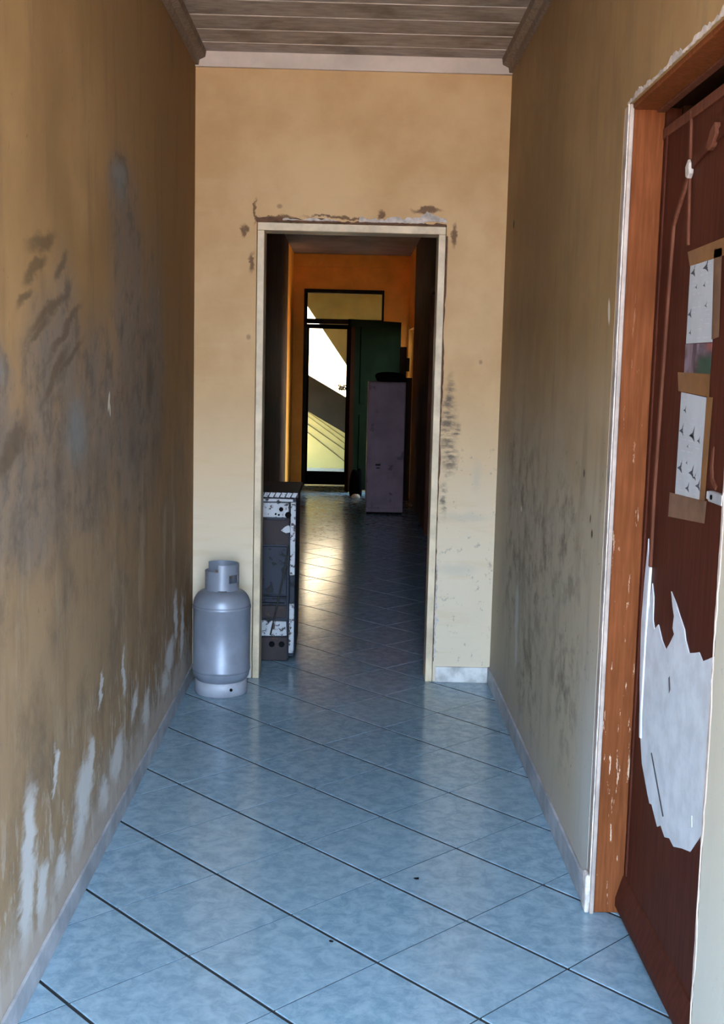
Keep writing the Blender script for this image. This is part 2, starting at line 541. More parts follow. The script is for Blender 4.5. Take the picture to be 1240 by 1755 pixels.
def tile_mesh(poly):
    me = bpy.data.meshes.new('tile')
    ch, top = .0019, 0.0
    rings = [[(p.x, p.y, -.012) for p in poly], [(p.x, p.y, top - .0018) for p in poly], [(p.x, p.y, top) for p in inset(poly, ch)]]
    n = len(poly)
    vs = sum(rings, [])
    fs = [tuple(range(2 * n, 3 * n))]
    for r in range(2):
        for i in range(n):
            j = (i + 1) % n
            fs.append((r * n + i, r * n + j, (r + 1) * n + j, (r + 1) * n + i))
    me.from_pydata(vs, [], fs)
    me.materials.append(M['tile'])
    me.materials.append(M['grout'])
    for k_, p_ in enumerate(me.polygons):
        p_.material_index = 1 if 1 <= k_ <= n else 0
    bm = bmesh.new()
    bm.from_mesh(me)
    bmesh.ops.recalc_face_normals(bm, faces=bm.faces[:])
    bm.to_mesh(me)
    bm.free()
    return me

GA, GB = .0024, .0044
def quad(o):
    return [UA * GB + UB * GA + o, UA * (S - GB) + UB * GA + o, UA * (S - GB) + UB * (S - GA) + o, UA * GB + UB * (S - GA) + o]
cen = (UA + UB) * S * .5
whole = tile_mesh([p - cen for p in quad(Vector((0, 0)))])
for a in range(-14, 42):
    for b in range(-42, 20):
        o = Vector((TX, TY)) + S * (a * UA + b * UB)
        poly = quad(o)
        xs = [p.x for p in poly]
        ys = [p.y for p in poly]
        if max(xs) < FX0 or min(xs) > FX1 or max(ys) < FY0 or min(ys) > FY1:
            continue
        if min(xs) >= FX0 and max(xs) <= FX1 and min(ys) >= FY0 and max(ys) <= FY1:
            me = whole
        else:
            q = poly
            for ax, v, less in ((0, FX0, False), (0, FX1, True), (1, FY0, False), (1, FY1, True)):
                q = clip(q, ax, v, less)
                if len(q) < 3:
                    break
            if len(q) < 3:
                continue
            area = abs(sum(q[i].x * q[(i + 1) % len(q)].y - q[(i + 1) % len(q)].x * q[i].y for i in range(len(q)))) / 2
            if area < .0015:
                continue
            me = tile_mesh([p - o - cen for p in q])
        t = bpy.data.objects.new('tile', me)
        t.location = (o.x + cen.x, o.y + cen.y, 0)
        t.rotation_euler = (random.uniform(-.0012, .0012), random.uniform(-.0012, .0012), 0)
        COL.objects.link(t)
        t.parent = floor

# ---- near corridor walls
wall_left = struct(boxo('wall_left', (XL - WT, XL, Y0, YB, 0, ZC + .1), M['wl']),
                   'left corridor wall in stained ochre paint peeling white above the skirting', 'wall')
OY0, OY1, OZ = 2.13, 3.06, 2.18      # opening for the brown door on the right
RW = .26
wall_right = struct(boxes('wall_right', [(XR, XR + RW, Y0, OY0, 0, ZC + .1), (XR, XR + RW, OY1 + .06, YB, 0, ZC + .1),
                                         (XR, XR + RW, OY0, OY1 + .06, OZ + .04, ZC + .1),
                                         (XR, XR + .012, OY0, OY1 + .06, OZ, OZ + .04)], M['wr']),
                    'right corridor wall in grimy brown and grey paint around the brown door', 'wall')

def ragged(name, path_fn, n, w0, w1, mat, parent, th=.004, seed=1, side=1):
    """irregular strip: path_fn(t)->(point, across); edge jitters between w0 and w1"""
    r = random.Random(seed)
    bm = bmesh.new()
    rows = []
    cur = r.uniform(w0, w1)
    for i in range(n + 1):
        cur = min(w1, max(w0, cur + r.uniform(-1, 1) * (w1 - w0) * .55))
        p, ac, nm = path_fn(i / n)
        p, ac, nm = Vector(p), Vector(ac), Vector(nm)
        j = r.uniform(-.0015, .0015)
        rows.append([bm.verts.new(c) for c in (p + ac * j, p + ac * j + nm * th, p + ac * cur + nm * th * .8, p + ac * cur)])
    for A, B in zip(rows, rows[1:]):
        for k in range(4):
            bm.faces.new((A[k], A[(k + 1) % 4], B[(k + 1) % 4], B[k]))
    bm.faces.new(rows[0])
    bm.faces.new(rows[-1][::-1])
    return build(name, bm, mat, parent)

boxo('plaster_reveal', (XR + .0005, XR + .012, OY1, OY1 + .06, 0, OZ), M['plaster2'], wall_right, .003)
# broken white plaster arris beside and over the door opening
ragged('plaster_edge', lambda t: ((XR, OY1 + .006, .03 + t * (OZ - .03)), (0, 1, 0), (-1, 0, 0)), 130, .003, .014, M['plaster'], wall_right, .003, 3)
ragged('plaster_edge', lambda t: ((XR, OY1 + .02 - t * (OY1 - OY0), OZ), (0, 0, 1), (-1, 0, 0)), 90, .006, .02, M['plaster'], wall_right, .003, 4)
ragged('plaster_edge', lambda t: ((XR, OY0 + .004, .05 + t * 2.05), (0, -1, 0), (-1, 0, 0)), 110, .001, .009, M['plaster2'], wall_right, .0025, 5)

# ---- cross wall with the doorway
DX0, DX1, DZ = -.4114, .3863, 2.1057
FRW = .036
wall_back = struct(boxes('wall_back', [(XL - WT, DX0 - FRW, YB, YB2, 0, ZC + .1), (DX1 + FRW, XR + RW, YB, YB2, 0, ZC + .1),
                                       (DX0 - FRW, DX1 + FRW, YB, YB2, DZ + FRW + .008, ZC + .1)], M['wb']),
                   'cream yellow cross wall around the doorway at the corridor end', 'wall')
door_1 = struct(empty('door_1', (0, YB, 0)), 'cream painted frame of the open doorway in the cross wall', 'doorway')
boxo('jamb', (DX0 - FRW + .003, DX0, YB - .008, YB2 + .005, 0, DZ), M['frame'], door_1, .004)
boxo('jamb', (DX1, DX1 + FRW - .003, YB - .008, YB2 + .005, 0, DZ), M['frame'], door_1, .004)
boxo('head', (DX0 - FRW + .003, DX1 + FRW - .003, YB - .008, YB2 + .005, DZ, DZ + FRW), M['frame'], door_1, .004)
# crumbled plaster over the frame
ragged('exposed_masonry', lambda t: ((DX0 - FRW - .004 + t * (DX1 - DX0 + 2 * FRW), YB, DZ + FRW + .002), (0, 0, 1), (0, -1, 0)), 60, .007, .022, M['brick'], wall_back, .002, 6)
ragged('plaster_chip', lambda t: ((.02 + t * .30, YB - .001, DZ + FRW + .012), (0, 0, 1), (0, -1, 0)), 26, .006, .026, M['plaster'], wall_back, .006, 8)
ragged('plaster_chip', lambda t: ((-.33 + t * .26, YB - .001, DZ + FRW + .012), (0, 0, 1), (0, -1, 0)), 22, .002, .013, M['plaster'], wall_back, .004, 9)
bm = bmesh.new()
prism(bm, [(.262, 2.155), (.30, 2.176), (.305, 2.190), (.318, 2.194), (.33, 2.206), (.342, 2.2), (.36, 2.192), (.39, 2.182), (.418, 2.176), (.424, 2.158), (.36, 2.164), (.31, 2.16)], YB + .002, YB - .009, 'y')
build('plaster_chip', bm, M['plaster'], wall_back)
ragged('plaster_chip', lambda t: ((DX1 + FRW + .001, YB, .12 + t * .45), (1, 0, 0), (0, -1, 0)), 30, .003, .022, M['plaster'], wall_back, .004, 10)
ragged('exposed_masonry', lambda t: ((DX1 + FRW - .001, YB, .1 + t * 2.0), (1, 0, 0), (0, -1, 0)), 90, .001, .008, M['brick'], wall_back, .0015, 11)

# ---- skirting
def skirting(name, x0, x1, y0, y1, h, mat, label):
    return struct(boxo(name, (x0, x1, y0, y1, 0, h), mat, None, .002), label, 'baseboard')
skirting('baseboard_left', XL, XL + .009, Y0, YB, .066, M['skirt'], 'low grey skirting along the foot of the left wall')
bb = boxo('baseboard_right', (XR - .009, XR, OY1 + .01, YB, 0, .078), M['skirt'], None, .002)
struct(bb, 'low grey skirting along the right wall beyond the brown door', 'baseboard')
boxo('baseboard_end', (XR - .014, XR + .001, OY1 + .005, OY1 + .05, .0, .11), M['plaster'], bb, .006)
struct(boxo('baseboard_back', (DX1 + FRW + .012, XR - .01, YB - .012, YB, 0, .076), M['skirt_pale'], None, .003),
       'dirty white skirting on the cross wall right of the doorway', 'baseboard')
struct(boxo('baseboard_back', (XL + .01, DX0 - FRW - .003, YB - .01, YB, 0, .07), M['skirt_pale'], None, .003),
       'skirting on the cross wall behind the gas cylinder', 'baseboard')

# ---- boarded ceiling
ceiling = struct(boxo('ceiling', (XL - WT, XR + RW, Y0, YB, ZC + .006, ZC + .1), M['joint']),
                 'sooty white boarded ceiling over the near corridor', 'ceiling')
pm = None
y = YB - .165
edges = [YB, y]
while y > Y0 + .2:
    y -= .2
    edges.append(y)
edges.append(Y0)
for i, (b_, a_) in enumerate(zip(edges, edges[1:])):
    if i in (0, len(edges) - 2):
        bm = bmesh.new()
        box(bm, XL, XR, -(b_ - a_) / 2 + .003, (b_ - a_) / 2 - .003, -.006, .006)
        o = build('plank', bm, M['plank'], None, .0015)
    elif pm is None:
        bm = bmesh.new()
        box(bm, XL, XR, -.097, .097, -.006, .006)
        o = build('plank', bm, M['plank'], None, .0015)
        pm = o
    else:
        o = pm.copy()
        COL.objects.link(o)
    o.location = (0, (a_ + b_) / 2, ZC + .0055)
    o.parent = ceiling

for yj in edges[1:-1]:
    boxo('joint_bead', (XL + .05, XR - .05, yj - .0045, yj + .0045, ZC - .003, ZC + .004), M['joint'], ceiling, .002)

def cornice(name, x0, s, y0, y1, label):
    """two-step timber moulding in the wall and ceiling corner"""
    bm = bmesh.new()
    prof = [(0, 0), (.016, 0), (.016, -.0), (.02, .022), (.046, .034), (.05, .062), (0, .062)]
    prism(bm, [(x0 + s * px, ZC - .062 + pz) for px, pz in prof], y0, y1, 'y')
    return struct(build(name, bm, M['trim'], None, .001), label, 'moulding')
cornice('trim_1', XL, 1, Y0, YB - .02, 'brown grey ceiling moulding along the left wall')
cornice('trim_2', XR, -1, Y0, YB - .02, 'brown grey ceiling moulding along the right wall')
struct(boxo('trim_3', (XL, XR, YB - .018, YB, ZC - .068, ZC), M['cornice'], None, .002),
       'pinkish white cornice strip on top of the cross wall', 'moulding')

# ---- brown door on the right
door_2 = struct(empty('door_2', (XR + .09, 2.6, 0)), 'dark brown panelled door in its orange brown frame on the right', 'door')
LX = .79
jy = OY1 + .012
jb = boxo('jamb', (XR + .012, LX, jy, jy + .05, 0, OZ), M['jamb'], door_2, .003)
boxo('rebate', (LX, LX + .05, jy + .028, jy + .05, 0, OZ), M['leaf'], jb, .002)
boxo('jamb', (XR + .012, LX, OY0 - .03, OY0 + .012, 0, OZ), M['jamb'], door_2, .003)
hd = boxo('head', (XR + .008, LX, OY0 - .03, jy + .05, OZ - .012, OZ + .035), M['jamb'], door_2, .003)
boxo('head_strip', (LX - .022, LX - .001, OY0, jy + .02, OZ - .018, OZ - .011), M['ridge'], hd, .002)
boxo('gap_shade_panel', (LX + .05, XR + RW, jy + .02, jy + .055, 0, OZ + .03), M['board'], jb)  # dark panel added so the gap behind the leaf looks deeply shaded
boxo('gap_shade_panel', (LX, XR + RW + .01, OY0 - .03, jy + .05, OZ + .005, OZ + .039), M['board'], hd)  # same shade panel, added above the leaf
leaf = boxo('leaf', (LX, LX + .042, OY0 + .015, jy + .028, .012, 2.122), M['leaf'], door_2, .003)

def on_leaf(name, poly, mat, th, bevel=0, lift=0.0):
    bm = bmesh.new()
    prism(bm, poly, LX - lift, LX - lift - th, 'x')
    return build(name, bm, mat, leaf, bevel)
def strip(name, pts, w, th, mat):
    bm = bmesh.new()
    L, R = [], []
    for i, p in enumerate(pts):
        a = Vector(pts[max(0, i - 1)])
        b = Vector(pts[min(len(pts) - 1, i + 1)])
        d = (b - a).normalized()
        n = Vector((-d.y, d.x)) * w / 2
        L.append(Vector(p) + n)
        R.append(Vector(p) - n)
    prism(bm, [tuple(v) for v in L + R[::-1]], LX + .001, LX - th, 'x')
    return build(name, bm, mat, leaf, .0025)
strip('moulding', [(2.80, 1.975), (2.865, 1.919), (2.925, 1.863), (2.936, 1.73), (2.945, 1.58), (2.958, 1.37), (2.968, 1.19), (2.966, 1.0)], .016, .007, M['ridge'])
strip('moulding', [(2.966, 1.0), (2.975, .80), (2.975, .60), (2.965, .54)], .016, .007, M['white'])
strip('moulding', [(2.826, 2.115), (2.812, 1.99), (2.79, 1.80)], .012, .006, M['ridge'])
strip('moulding', [(2.808, 1.985), (2.7, 2.005), (2.58, 2.02), (2.2, 2.02)], .026, .006, M['leaf'])
strip('moulding', [(3.035, 2.10), (3.04, 1.2), (3.045, .12)], .010, .005, M['leaf'])
on_leaf('top_rail', [(3.07, 2.095), (3.07, 2.121), (2.15, 2.121), (2.15, 2.095)], M['ridge'], .005, .002)
on_leaf('splinter', [(2.822, 1.985), (2.80, 2.0), (2.79, 1.99), (2.785, 1.965), (2.80, 1.955), (2.815, 1.96)], M['plaster'], .012, .003)
on_leaf('splinter', [(2.66, 2.00), (2.63, 2.035), (2.60, 2.045), (2.59, 2.02), (2.62, 1.995), (2.64, 1.99)], M['ridge'], .014, .003)
on_leaf('splinter', [(2.512, 1.335), (2.517, 1.30), (2.508, 1.268), (2.475, 1.252), (2.468, 1.262), (2.495, 1.275), (2.503, 1.30), (2.503, 1.345)], M['ridge'], .004, .001)
on_leaf('white_patch', [(3.003, 1.069), (3.02, .95), (3.029, .845), (3.015, .70), (2.988, .57), (2.943, .478), (2.873, .421), (2.85, .405), (2.83, .41),
                        (2.769, .376), (2.74, .392), (2.70, .378), (2.66, .392), (2.623, .387), (2.56, .41), (2.498, .429), (2.425, .5), (2.334, .56), (2.25, .62), (2.2, .8), (2.25, .91), (2.358, .915), (2.42, .90), (2.456, .885),
                        (2.49, .872), (2.52, .885), (2.55, .876), (2.592, .865), (2.625, .888), (2.64, .91), (2.681, .932), (2.72, .955), (2.766, .975), (2.745, .94), (2.729, .921), (2.735, .89), (2.72, .879),
                        (2.75, .85), (2.782, .825), (2.82, .84), (2.863, .871), (2.895, .85), (2.914, .87), (2.92, .93), (2.941, .962), (2.955, .89), (2.97, .93), (2.985, 1.0)], M['white'], .003, .001)
on_leaf('strip_edge', [(2.70, .415), (2.69, .395), (2.49, .49), (2.495, .515)], M['white'], .0012, 0, .003)
on_leaf('scratch', [(2.86, .535), (2.852, .54), (2.715, .425), (2.725, .42)], M['ink'], .0006, 0, .003)
on_leaf('scratch', [(2.742, .765), (2.733, .772), (2.722, .742), (2.73, .73)], M['ink'], .0006, 0, .003)
bm = bmesh.new()
prism(bm, [(LX + .001, .112), (LX - .004, .108), (LX - .022, .045), (LX - .022, .02), (LX + .001, .02)], OY0 + .02, jy + .026, 'y')
build('bottom_rail', bm, M['leaf'], leaf, .002)
lt = boxo('latch', (LX - .012, LX + .001, 2.40, 2.495, 1.226, 1.250), M['steel'], leaf, .003)
boxo('latch_tongue', (LX - .009, LX - .001, 2.493, 2.515, 1.229, 1.247), M['white'], lt, .002)
bm = bmesh.new()
bmesh.ops.create_cone(bm, cap_ends=True, segments=14, radius1=.0055, radius2=.0055, depth=.003, matrix=Matrix.Translation((LX - .0125, 2.468, 1.238)) @ Matrix.Rotation(math.pi / 2, 4, 'Y'))
build('latch_hole', bm, M['black'], lt)

# closed box added behind the brown door to keep its gap dark
struct(boxes('wall_light_block', [(2.3, 2.4, 1.3, 4.2, -.1, 3), (XR + RW, 2.3, 1.3, 1.4, -.1, 3), (XR + RW, 2.3, 4.1, 4.2, -.1, 3), (XR + RW, 2.3, 1.3, 4.1, 2.9, 3), (XR + RW, 2.3, 1.3, 4.1, -.1, 0)], M['hall']),
       'closed box added behind the brown door to keep sky light out', 'wall')

# ---- dark hall beyond the doorway
YO = 13.25       # orange bay starts here
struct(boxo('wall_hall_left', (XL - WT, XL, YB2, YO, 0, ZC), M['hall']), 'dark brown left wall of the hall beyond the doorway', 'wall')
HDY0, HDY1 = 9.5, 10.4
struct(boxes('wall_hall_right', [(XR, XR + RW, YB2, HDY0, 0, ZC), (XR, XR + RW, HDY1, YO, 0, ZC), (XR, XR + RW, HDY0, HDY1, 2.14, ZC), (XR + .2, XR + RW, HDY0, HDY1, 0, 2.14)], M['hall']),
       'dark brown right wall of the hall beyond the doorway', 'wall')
door_4 = struct(empty('door_4', (XR, 9.95, 0)), 'dark side door in the right wall of the hall', 'door')
boxo('jamb', (XR - .012, XR + .1, HDY1 - .05, HDY1, 0, 2.14), M['ridge'], door_4, .003)
boxo('jamb', (XR - .012, XR + .1, HDY0, HDY0 + .05, 0, 2.14), M['ridge'], door_4, .003)
boxo('head', (XR - .012, XR + .1, HDY0, HDY1, 2.14, 2.19), M['ridge'], door_4, .003)
boxo('leaf', (XR + .05, XR + .09, HDY0 + .05, HDY1 - .05, 0.01, 2.14), M['leaf'], door_4, .003)
struct(boxo('wall_bay_left', (XL - WT, XL, YO, YF, 0, ZC), M['orange']), 'orange left wall at the far end of the hall', 'wall')
WY0, WY1, WZ0, WZ1 = 13.32, 14.42, .12, 1.95  # opening enlarged to throw more light on the orange bay
struct(boxes('wall_bay_right', [(XR, XR + WT, YO, WY0, 0, ZC), (XR, XR + WT, WY1, YF, 0, ZC), (XR, XR + WT, WY0, WY1, 0, WZ0), (XR, XR + WT, WY0, WY1, WZ1, ZC)], M['orange']),
       'orange right wall with a window at the far end of the hall', 'wall')
win = struct(empty('window_1', (XR, 13.9, 1.4)), 'side window in the orange right wall, enlarged to light the bay', 'window')
boxes('window_frame', [(XR + .06, XR + .1, WY0, WY0 + .04, WZ0, WZ1), (XR + .06, XR + .1, WY1 - .04, WY1, WZ0, WZ1), (XR + .06, XR + .1, WY0, WY1, WZ0, WZ0 + .04), (XR + .06, XR + .1, WY0, WY1, WZ1 - .04, WZ1)], M['dframe'], win)
boxo('pane', (XR + .078, XR + .082, WY0 + .04, WY1 - .04, WZ0 + .04, WZ1 - .04), M['glass'], win)
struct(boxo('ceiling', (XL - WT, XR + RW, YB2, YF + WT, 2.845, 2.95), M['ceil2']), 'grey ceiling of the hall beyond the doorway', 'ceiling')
# far wall with the glazed door
GX0, GX1, GZ = -.60, .383, 2.424
struct(boxes('wall_far', [(-1.5, GX0, YF, YF + WT, -.1, 3.4), (GX1, 1.4, YF, YF + WT, -.1, 3.4), (GX0, GX1, YF, YF + WT, GZ, 3.4)], M['orange']),
       'orange far wall around the dark glazed door', 'wall')
struct(boxo('trim_4', (XL, XR, YF - .05, YF, 2.69, 2.845), M['orange'], None, .004), 'orange cornice along the top of the far wall', 'moulding')
struct(boxo('baseboard_far', (XL, GX0, YF - .012, YF, 0, .07), M['orange'], None, .002), 'orange skirting left of the glazed door', 'baseboard')

door_3 = struct(empty('door_3', (-.1, YF, 0)), 'dark framed glazed double door with a transom light at the hall end', 'door')
boxo('jamb', (GX0, GX0 + .04, YF - .02, YF + .08, 0, GZ), M['dframe'], door_3, .003)
boxo('jamb', (GX1 - .025, GX1, YF - .02, YF + .08, 0, GZ), M['dframe'], door_3, .003)
boxo('head', (GX0 + .04, GX1 - .025, YF - .02, YF + .08, GZ - .045, GZ), M['dframe'], door_3, .003)
boxo('transom_bar', (GX0 + .04, GX1 - .025, YF - .02, YF + .08, 2.005, 2.065), M['dframe'], door_3, .003)
boxo('pane', (GX0 + .04, GX1 - .025, YF + .03, YF + .034, 2.065, GZ - .045), M['glass'], door_3)
gl = boxes('leaf', [(GX0 + .042, -.53, YF, YF + .05, .01, 2.0), (-.065, -.012, YF, YF + .05, .01, 2.0), (-.53, -.065, YF, YF + .05, 1.945, 2.0), (-.53, -.065, YF, YF + .05, .01, .175)], M['green'], door_3, .003)
bm = bmesh.new()
prism(bm, [(-.53, YF + .036), (-.065, YF + .010), (-.065, YF + .014), (-.53, YF + .040)], .175, 1.945, 'z')
build('pane', bm, M['glass'], gl)
# second leaf, swung inwards
A_, B_ = Vector((-.035, 13.72)), Vector((.585, 14.42))
d_ = (B_ - A_).normalized()
n_ = Vector((-d_.y, d_.x)) * .02
def slab(a, b, off0, off1, z0, z1, name, mat, parent):
    p0, p1 = A_ + d_ * a, A_ + d_ * b
    bm = bmesh.new()
    prism(bm, [tuple(p0 + n_ * off0), tuple(p1 + n_ * off0), tuple(p1 + n_ * off1), tuple(p0 + n_ * off1)], z0, z1, 'z')
    return build(name, bm, mat, parent, .002)
Ld = (B_ - A_).length
lf2 = slab(0, Ld, -1, 1, .012, 2.04, 'leaf', M['green'], door_3)
slab(-.002, .07, -1.6, 1.2, .012, 1.95, 'edge_strip', M['brown2'], lf2)
slab(.18, Ld - .25, -1.5, -.9, 1.05, 1.96, 'upper_panel', M['green'], lf2)
slab(.18, Ld - .25, -1.5, -.9, .15, .92, 'lower_panel', M['green'], lf2)

# ---- outside the far door: stair court, roof and sides added to dim it
struct(boxo('ground', (-30, 30, -40, 60, -.4, -.12), M['ground']), 'unseen reddish earth ground outside, coloured to bounce warm light', 'ground')  # unseen ground, tinted to throw warm light up the walls
struct(boxo('floor_court', (-1.4, 1.3, YF + .06, 18.6, -.12, -.02), M['skirt']), 'concrete floor of the stair court beyond the glazed door', 'floor')
struct(boxes('wall_shade_left', [(-1.5, -1.4, YF + WT, 15.6, -.1, 3.4), (-1.5, -1.4, 17.1, 18.2, -.1, 3.4), (-1.5, -1.4, 15.6, 17.1, 1.1, 3.4)], M['olive']), 'unseen olive side wall added to dim the stair court, with a low light gap', 'wall')  # unseen wall added to dim the court; its gap lights the yellow wall
struct(boxes('wall_shade_right', [(1.3, 1.4, YF + WT, 18.2, -.1, 3.4)], M['olive']), 'unseen olive right side wall added to dim the stair court', 'wall')  # unseen wall added to keep side light out of the court
struct(boxo('ceiling_shade', (-1.5, 1.4, YF + WT, 18.2, 3.4, 3.5), M['olive']), 'unseen slab added over the stair court to dim it', 'ceiling')  # unseen roof added to keep sky light off the court
bm = bmesh.new()
prism(bm, [(-1.407, 3.4), (1.3, 3.4), (1.3, -.02), (.99, -.02)], 18.0, 18.15, 'y')
prism(bm, [(-1.4, -.02), (-.78, -.02), (-.78, 2.5), (-1.4, 3.39)], 18.0, 18.15, 'y')  # unseen fill added to narrow the bright opening
prism(bm, [(-.78, -.02), (.99, -.02), (-.05, 1.462), (-.05, .96), (-.78, 1.28)], 18.0, 18.15, 'y')  # more fill, added to cut the light entering the court
struct(build('wall_court_gable', bm, M['olive']), 'olive plaster wall with a slanting edge against the white sky, with fill added to cut the light', 'wall')
bm = bmesh.new()
prism(bm, [(-1.4, 1.44), (1.2, -.02), (-1.4, -.02)], 17.2, 17.3, 'y')
struct(build('wall_court_low', bm, M['yellow']), 'yellow plaster wall under the dark stair flight', 'wall')
struct(boxo('wall_warm_bounce', (-14, 16, 27, 27.4, -.2, 9), M['warm_bounce']), 'pale apricot wall added far behind to send warm light through the far door', 'wall')  # added to warm the light and floor reflection from the far door
flight = empty('stair_flight', (-.3, 16.5, 0))
tag(flight, 'concrete stair flight coloured dark as if backlit, slanting across the far glass', 'stairs')
bm = bmesh.new()
prism(bm, [(-1.39, 1.792), (1.29, .29), (1.29, -.02), (.94, -.02), (-1.39, 1.282)], 16.5, 16.62, 'y')
build('stringer', bm, M['concrete'], flight)
for i in range(9):
    x0 = -1.35 + i * .26
    zt = 2.33 - (x0 + 2.35) * .56 - .16
    boxo('step', (x0, x0 + .27, 16.62, 17.1, zt - .15, zt), M['concrete'], flight)
for (x0, z0, x1, z1, i) in ((-.62, .62, .0, .21, 0), (-.62, .50, -.02, .05, 1), (-.62, .80, .0, .38, 2), (-.62, .74, .0, .30, 3)):
    bm = bmesh.new()
    tube(bm, [(x0 - .5 * (x1 - x0) / abs(x1 - x0), 17.19, z0 + .35), (x0, 17.19, z0), (x1, 17.19, z1), (x1 + .3, 17.19, z1 - .2)], .0045 if i < 2 else .003, 6)
    o = build('cable', bm, M['cable'], None, 0, True)
    tag(o, ['upper of the two dark cables slanting over the lower yellow wall', 'lowest dark cable slanting over the yellow wall',
            'highest thin cable just under the dark stair flight', 'second thin cable under the dark stair flight'][i], 'cable', 'cables on the yellow wall')
bm = bmesh.new()
r = random.Random(3)
for i in range(70):
    c = Vector((r.gauss(-.13, .04), 16.56 + r.uniform(-.03, .03), 1.15 + r.uniform(.0, .08)))
    a = Vector((r.uniform(-1, 1), r.uniform(-1, 1), r.uniform(-.3, 1))).normalized() * .028
    b = a.orthogonal().normalized() * .010
    vs = [bm.verts.new(c + v) for v in (-a, b, a, -b)]
    bm.faces.new(vs)
pl = build('trailing_plant', bm, M['leafg'])
tag(pl, 'small leafy plant on the dark stair flight against the white sky', 'plant')

# ================================================================== THINGS
# ---- gas cylinder
CX, CY, R = -.566, 5.20, .130
gc = tag(empty('gas_cylinder', (CX, CY, 0)), 'grey steel gas cylinder standing in the corner left of the doorway', 'gas cylinder')
bm = bmesh.new()
prof = [(.03, .052), (.085, .055), (.112, .064), (.126, .082), (R, .104), (R, .108), (R + .003, .111), (R + .003, .117), (R, .121), (R, .392), (R + .003, .396), (R + .003, .403), (R, .407)]
for i in range(1, 11):
    t = i / 10 * math.pi / 2
    prof.append((.066 + (R - .066) * math.cos(t), .407 + .072 * math.sin(t)))
prof.append((.02, .484))
lathe(bm, prof, CX, CY, 64)
body = build('body', bm, M['cylp'], gc, 0, True)
for z in (.1075, .4085):
    bm = bmesh.new()
    lathe(bm, [(R - .002, z - .001), (R + .0012, z - .001), (R + .0012, z + .0006), (R - .002, z + .0006)], CX, CY, 64, False)
    build('weld_seam', bm, M['cyld'], body, 0, True)
bm = bmesh.new()
lathe(bm, [(.112, 0), (.118, .002), (.118, .060), (.110, .066), (.106, .060), (.106, .002), (.112, 0)], CX, CY, 64, False)
ft = build('foot_ring', bm, M['cylp2'], gc, 0, True)
ang = math.radians(-78)
bm = bmesh.new()
bmesh.ops.create_cone(bm, cap_ends=True, segments=12, radius1=.007, radius2=.007, depth=.004, matrix=Matrix.Translation((CX + .1185 * math.cos(ang) + .032, CY + .1185 * math.sin(ang) + .004, .038)) @ Matrix.Rotation(math.pi / 2, 4, 'X'))
build('drain_hole', bm, M['black'], ft)
# collar guard: ring wall with a low left lip, hand-hole and bottom gap
bm = bmesh.new()
seg, rc, th = 96, .077, .004
def ctop(a):      # a in degrees, -90 faces the entrance
    a = (a + 360) % 360
    return .566 if 150 < a < 262 else .598
grid = {}
def ring_cell(a0, a1, z0, z1):
    pts = []
    for a in (a0, a1):
        for rr in (rc, rc - th):
            for zz in (z0, z1):
                pts.append(bm.verts.new((CX + rr * math.cos(math.radians(a)), CY + rr * math.sin(math.radians(a)), zz)))
    v = pts
    for f in ((0, 1, 5, 4), (2, 6, 7, 3), (0, 4, 6, 2), (1, 3, 7, 5), (0, 2, 3, 1), (4, 5, 7, 6)):
        bm.faces.new([v[i] for i in f])
for i in range(seg):
    a0, a1 = i * 360 / seg, (i + 1) * 360 / seg
    am = (a0 + a1) / 2
    top = ctop(am)
    zb = .470
    if 262 < am < 292:
        zb = .482
    if 300 < am < 345 or 60 < am < 120:
        ring_cell(a0, a1, zb, .515)
        ring_cell(a0, a1, .552, top)
    else:
        ring_cell(a0, a1, zb, top)
bmesh.ops.remove_doubles(bm, verts=bm.verts[:], dist=1e-5)
build('collar', bm, M['cylp'], gc, 0, False)
bm = bmesh.new()
lathe(bm, [(.018, .48), (.018, .50), (.012, .505), (.012, .53), (.016, .531), (.016, .540), (.006, .543)], CX, CY, 20)
build('valve', bm, M['brass'], gc, 0, True)

# ---- old stove just inside the doorway
SX0, SX1, SY0, SY1 = -.725, -.262, 5.76, 6.28
st = tag(empty('stove', (-.49, 6.0, 0)), 'old dark stove with chipped white enamel, half hidden behind the left door jamb', 'stove')
sb = boxes('body', [(SX0, SX1 - .028, SY0 + .012, SY1, .0, .845), (SX1 - .028, SX1, SY0 + .03, SY1, .02, .845)], M['stove_b'], st, .004)
tp = boxo('cooktop', (SX0, SX1 + .012, SY0 - .004, SY1 + .004, .838, .866), M['stove_r'], st, .004)
bm = bmesh.new()
for i in range(16):
    x0 = SX0 + .02 + i * .028
    prism(bm, [(x0, .842), (x0 + .02, .840), (x0 + .032, .862), (x0 + .010, .864)], SY0 - .004, SY0 - .009, 'y')
build('enamel_lip', bm, M['stove_w'], tp)
boxo('lip_bar', (SX0, SX1 - .015, SY0 - .006, SY0 + .012, .818, .832), M['stove_w'], st, .002)
cp = boxo('control_panel', (-.50, SX1 - .036, SY0 - .006, SY0 + .012, .738, .812), M['stove_w'], st, .006)
for kx, kz, kr in ((-.335, .78, .011), (-.300, .752, .016), (-.362, .756, .005), (-.346, .752, .005)):
    bm = bmesh.new()
    bmesh.ops.create_cone(bm, cap_ends=True, segments=16, radius1=kr, radius2=kr * .85, depth=.016, matrix=Matrix.Translation((kx, SY0 - .012, kz)) @ Matrix.Rotation(math.pi / 2, 4, 'X'))
    build('knob', bm, M['black'], cp)
boxo('upper_panel', (SX0 + .01, SX1 - .034, SY0 + .002, SY0 + .013, .60, .725), M['stove_r'], st, .003)
bm = bmesh.new()
prism(bm, [(-.335, .672), (-.315, .692), (-.30, .700), (-.290, .696), (-.288, .664), (-.31, .660)], SY0 + .003, SY0 - .004, 'y')
build('enamel_patch', bm, M['stove_w'], st, .001)
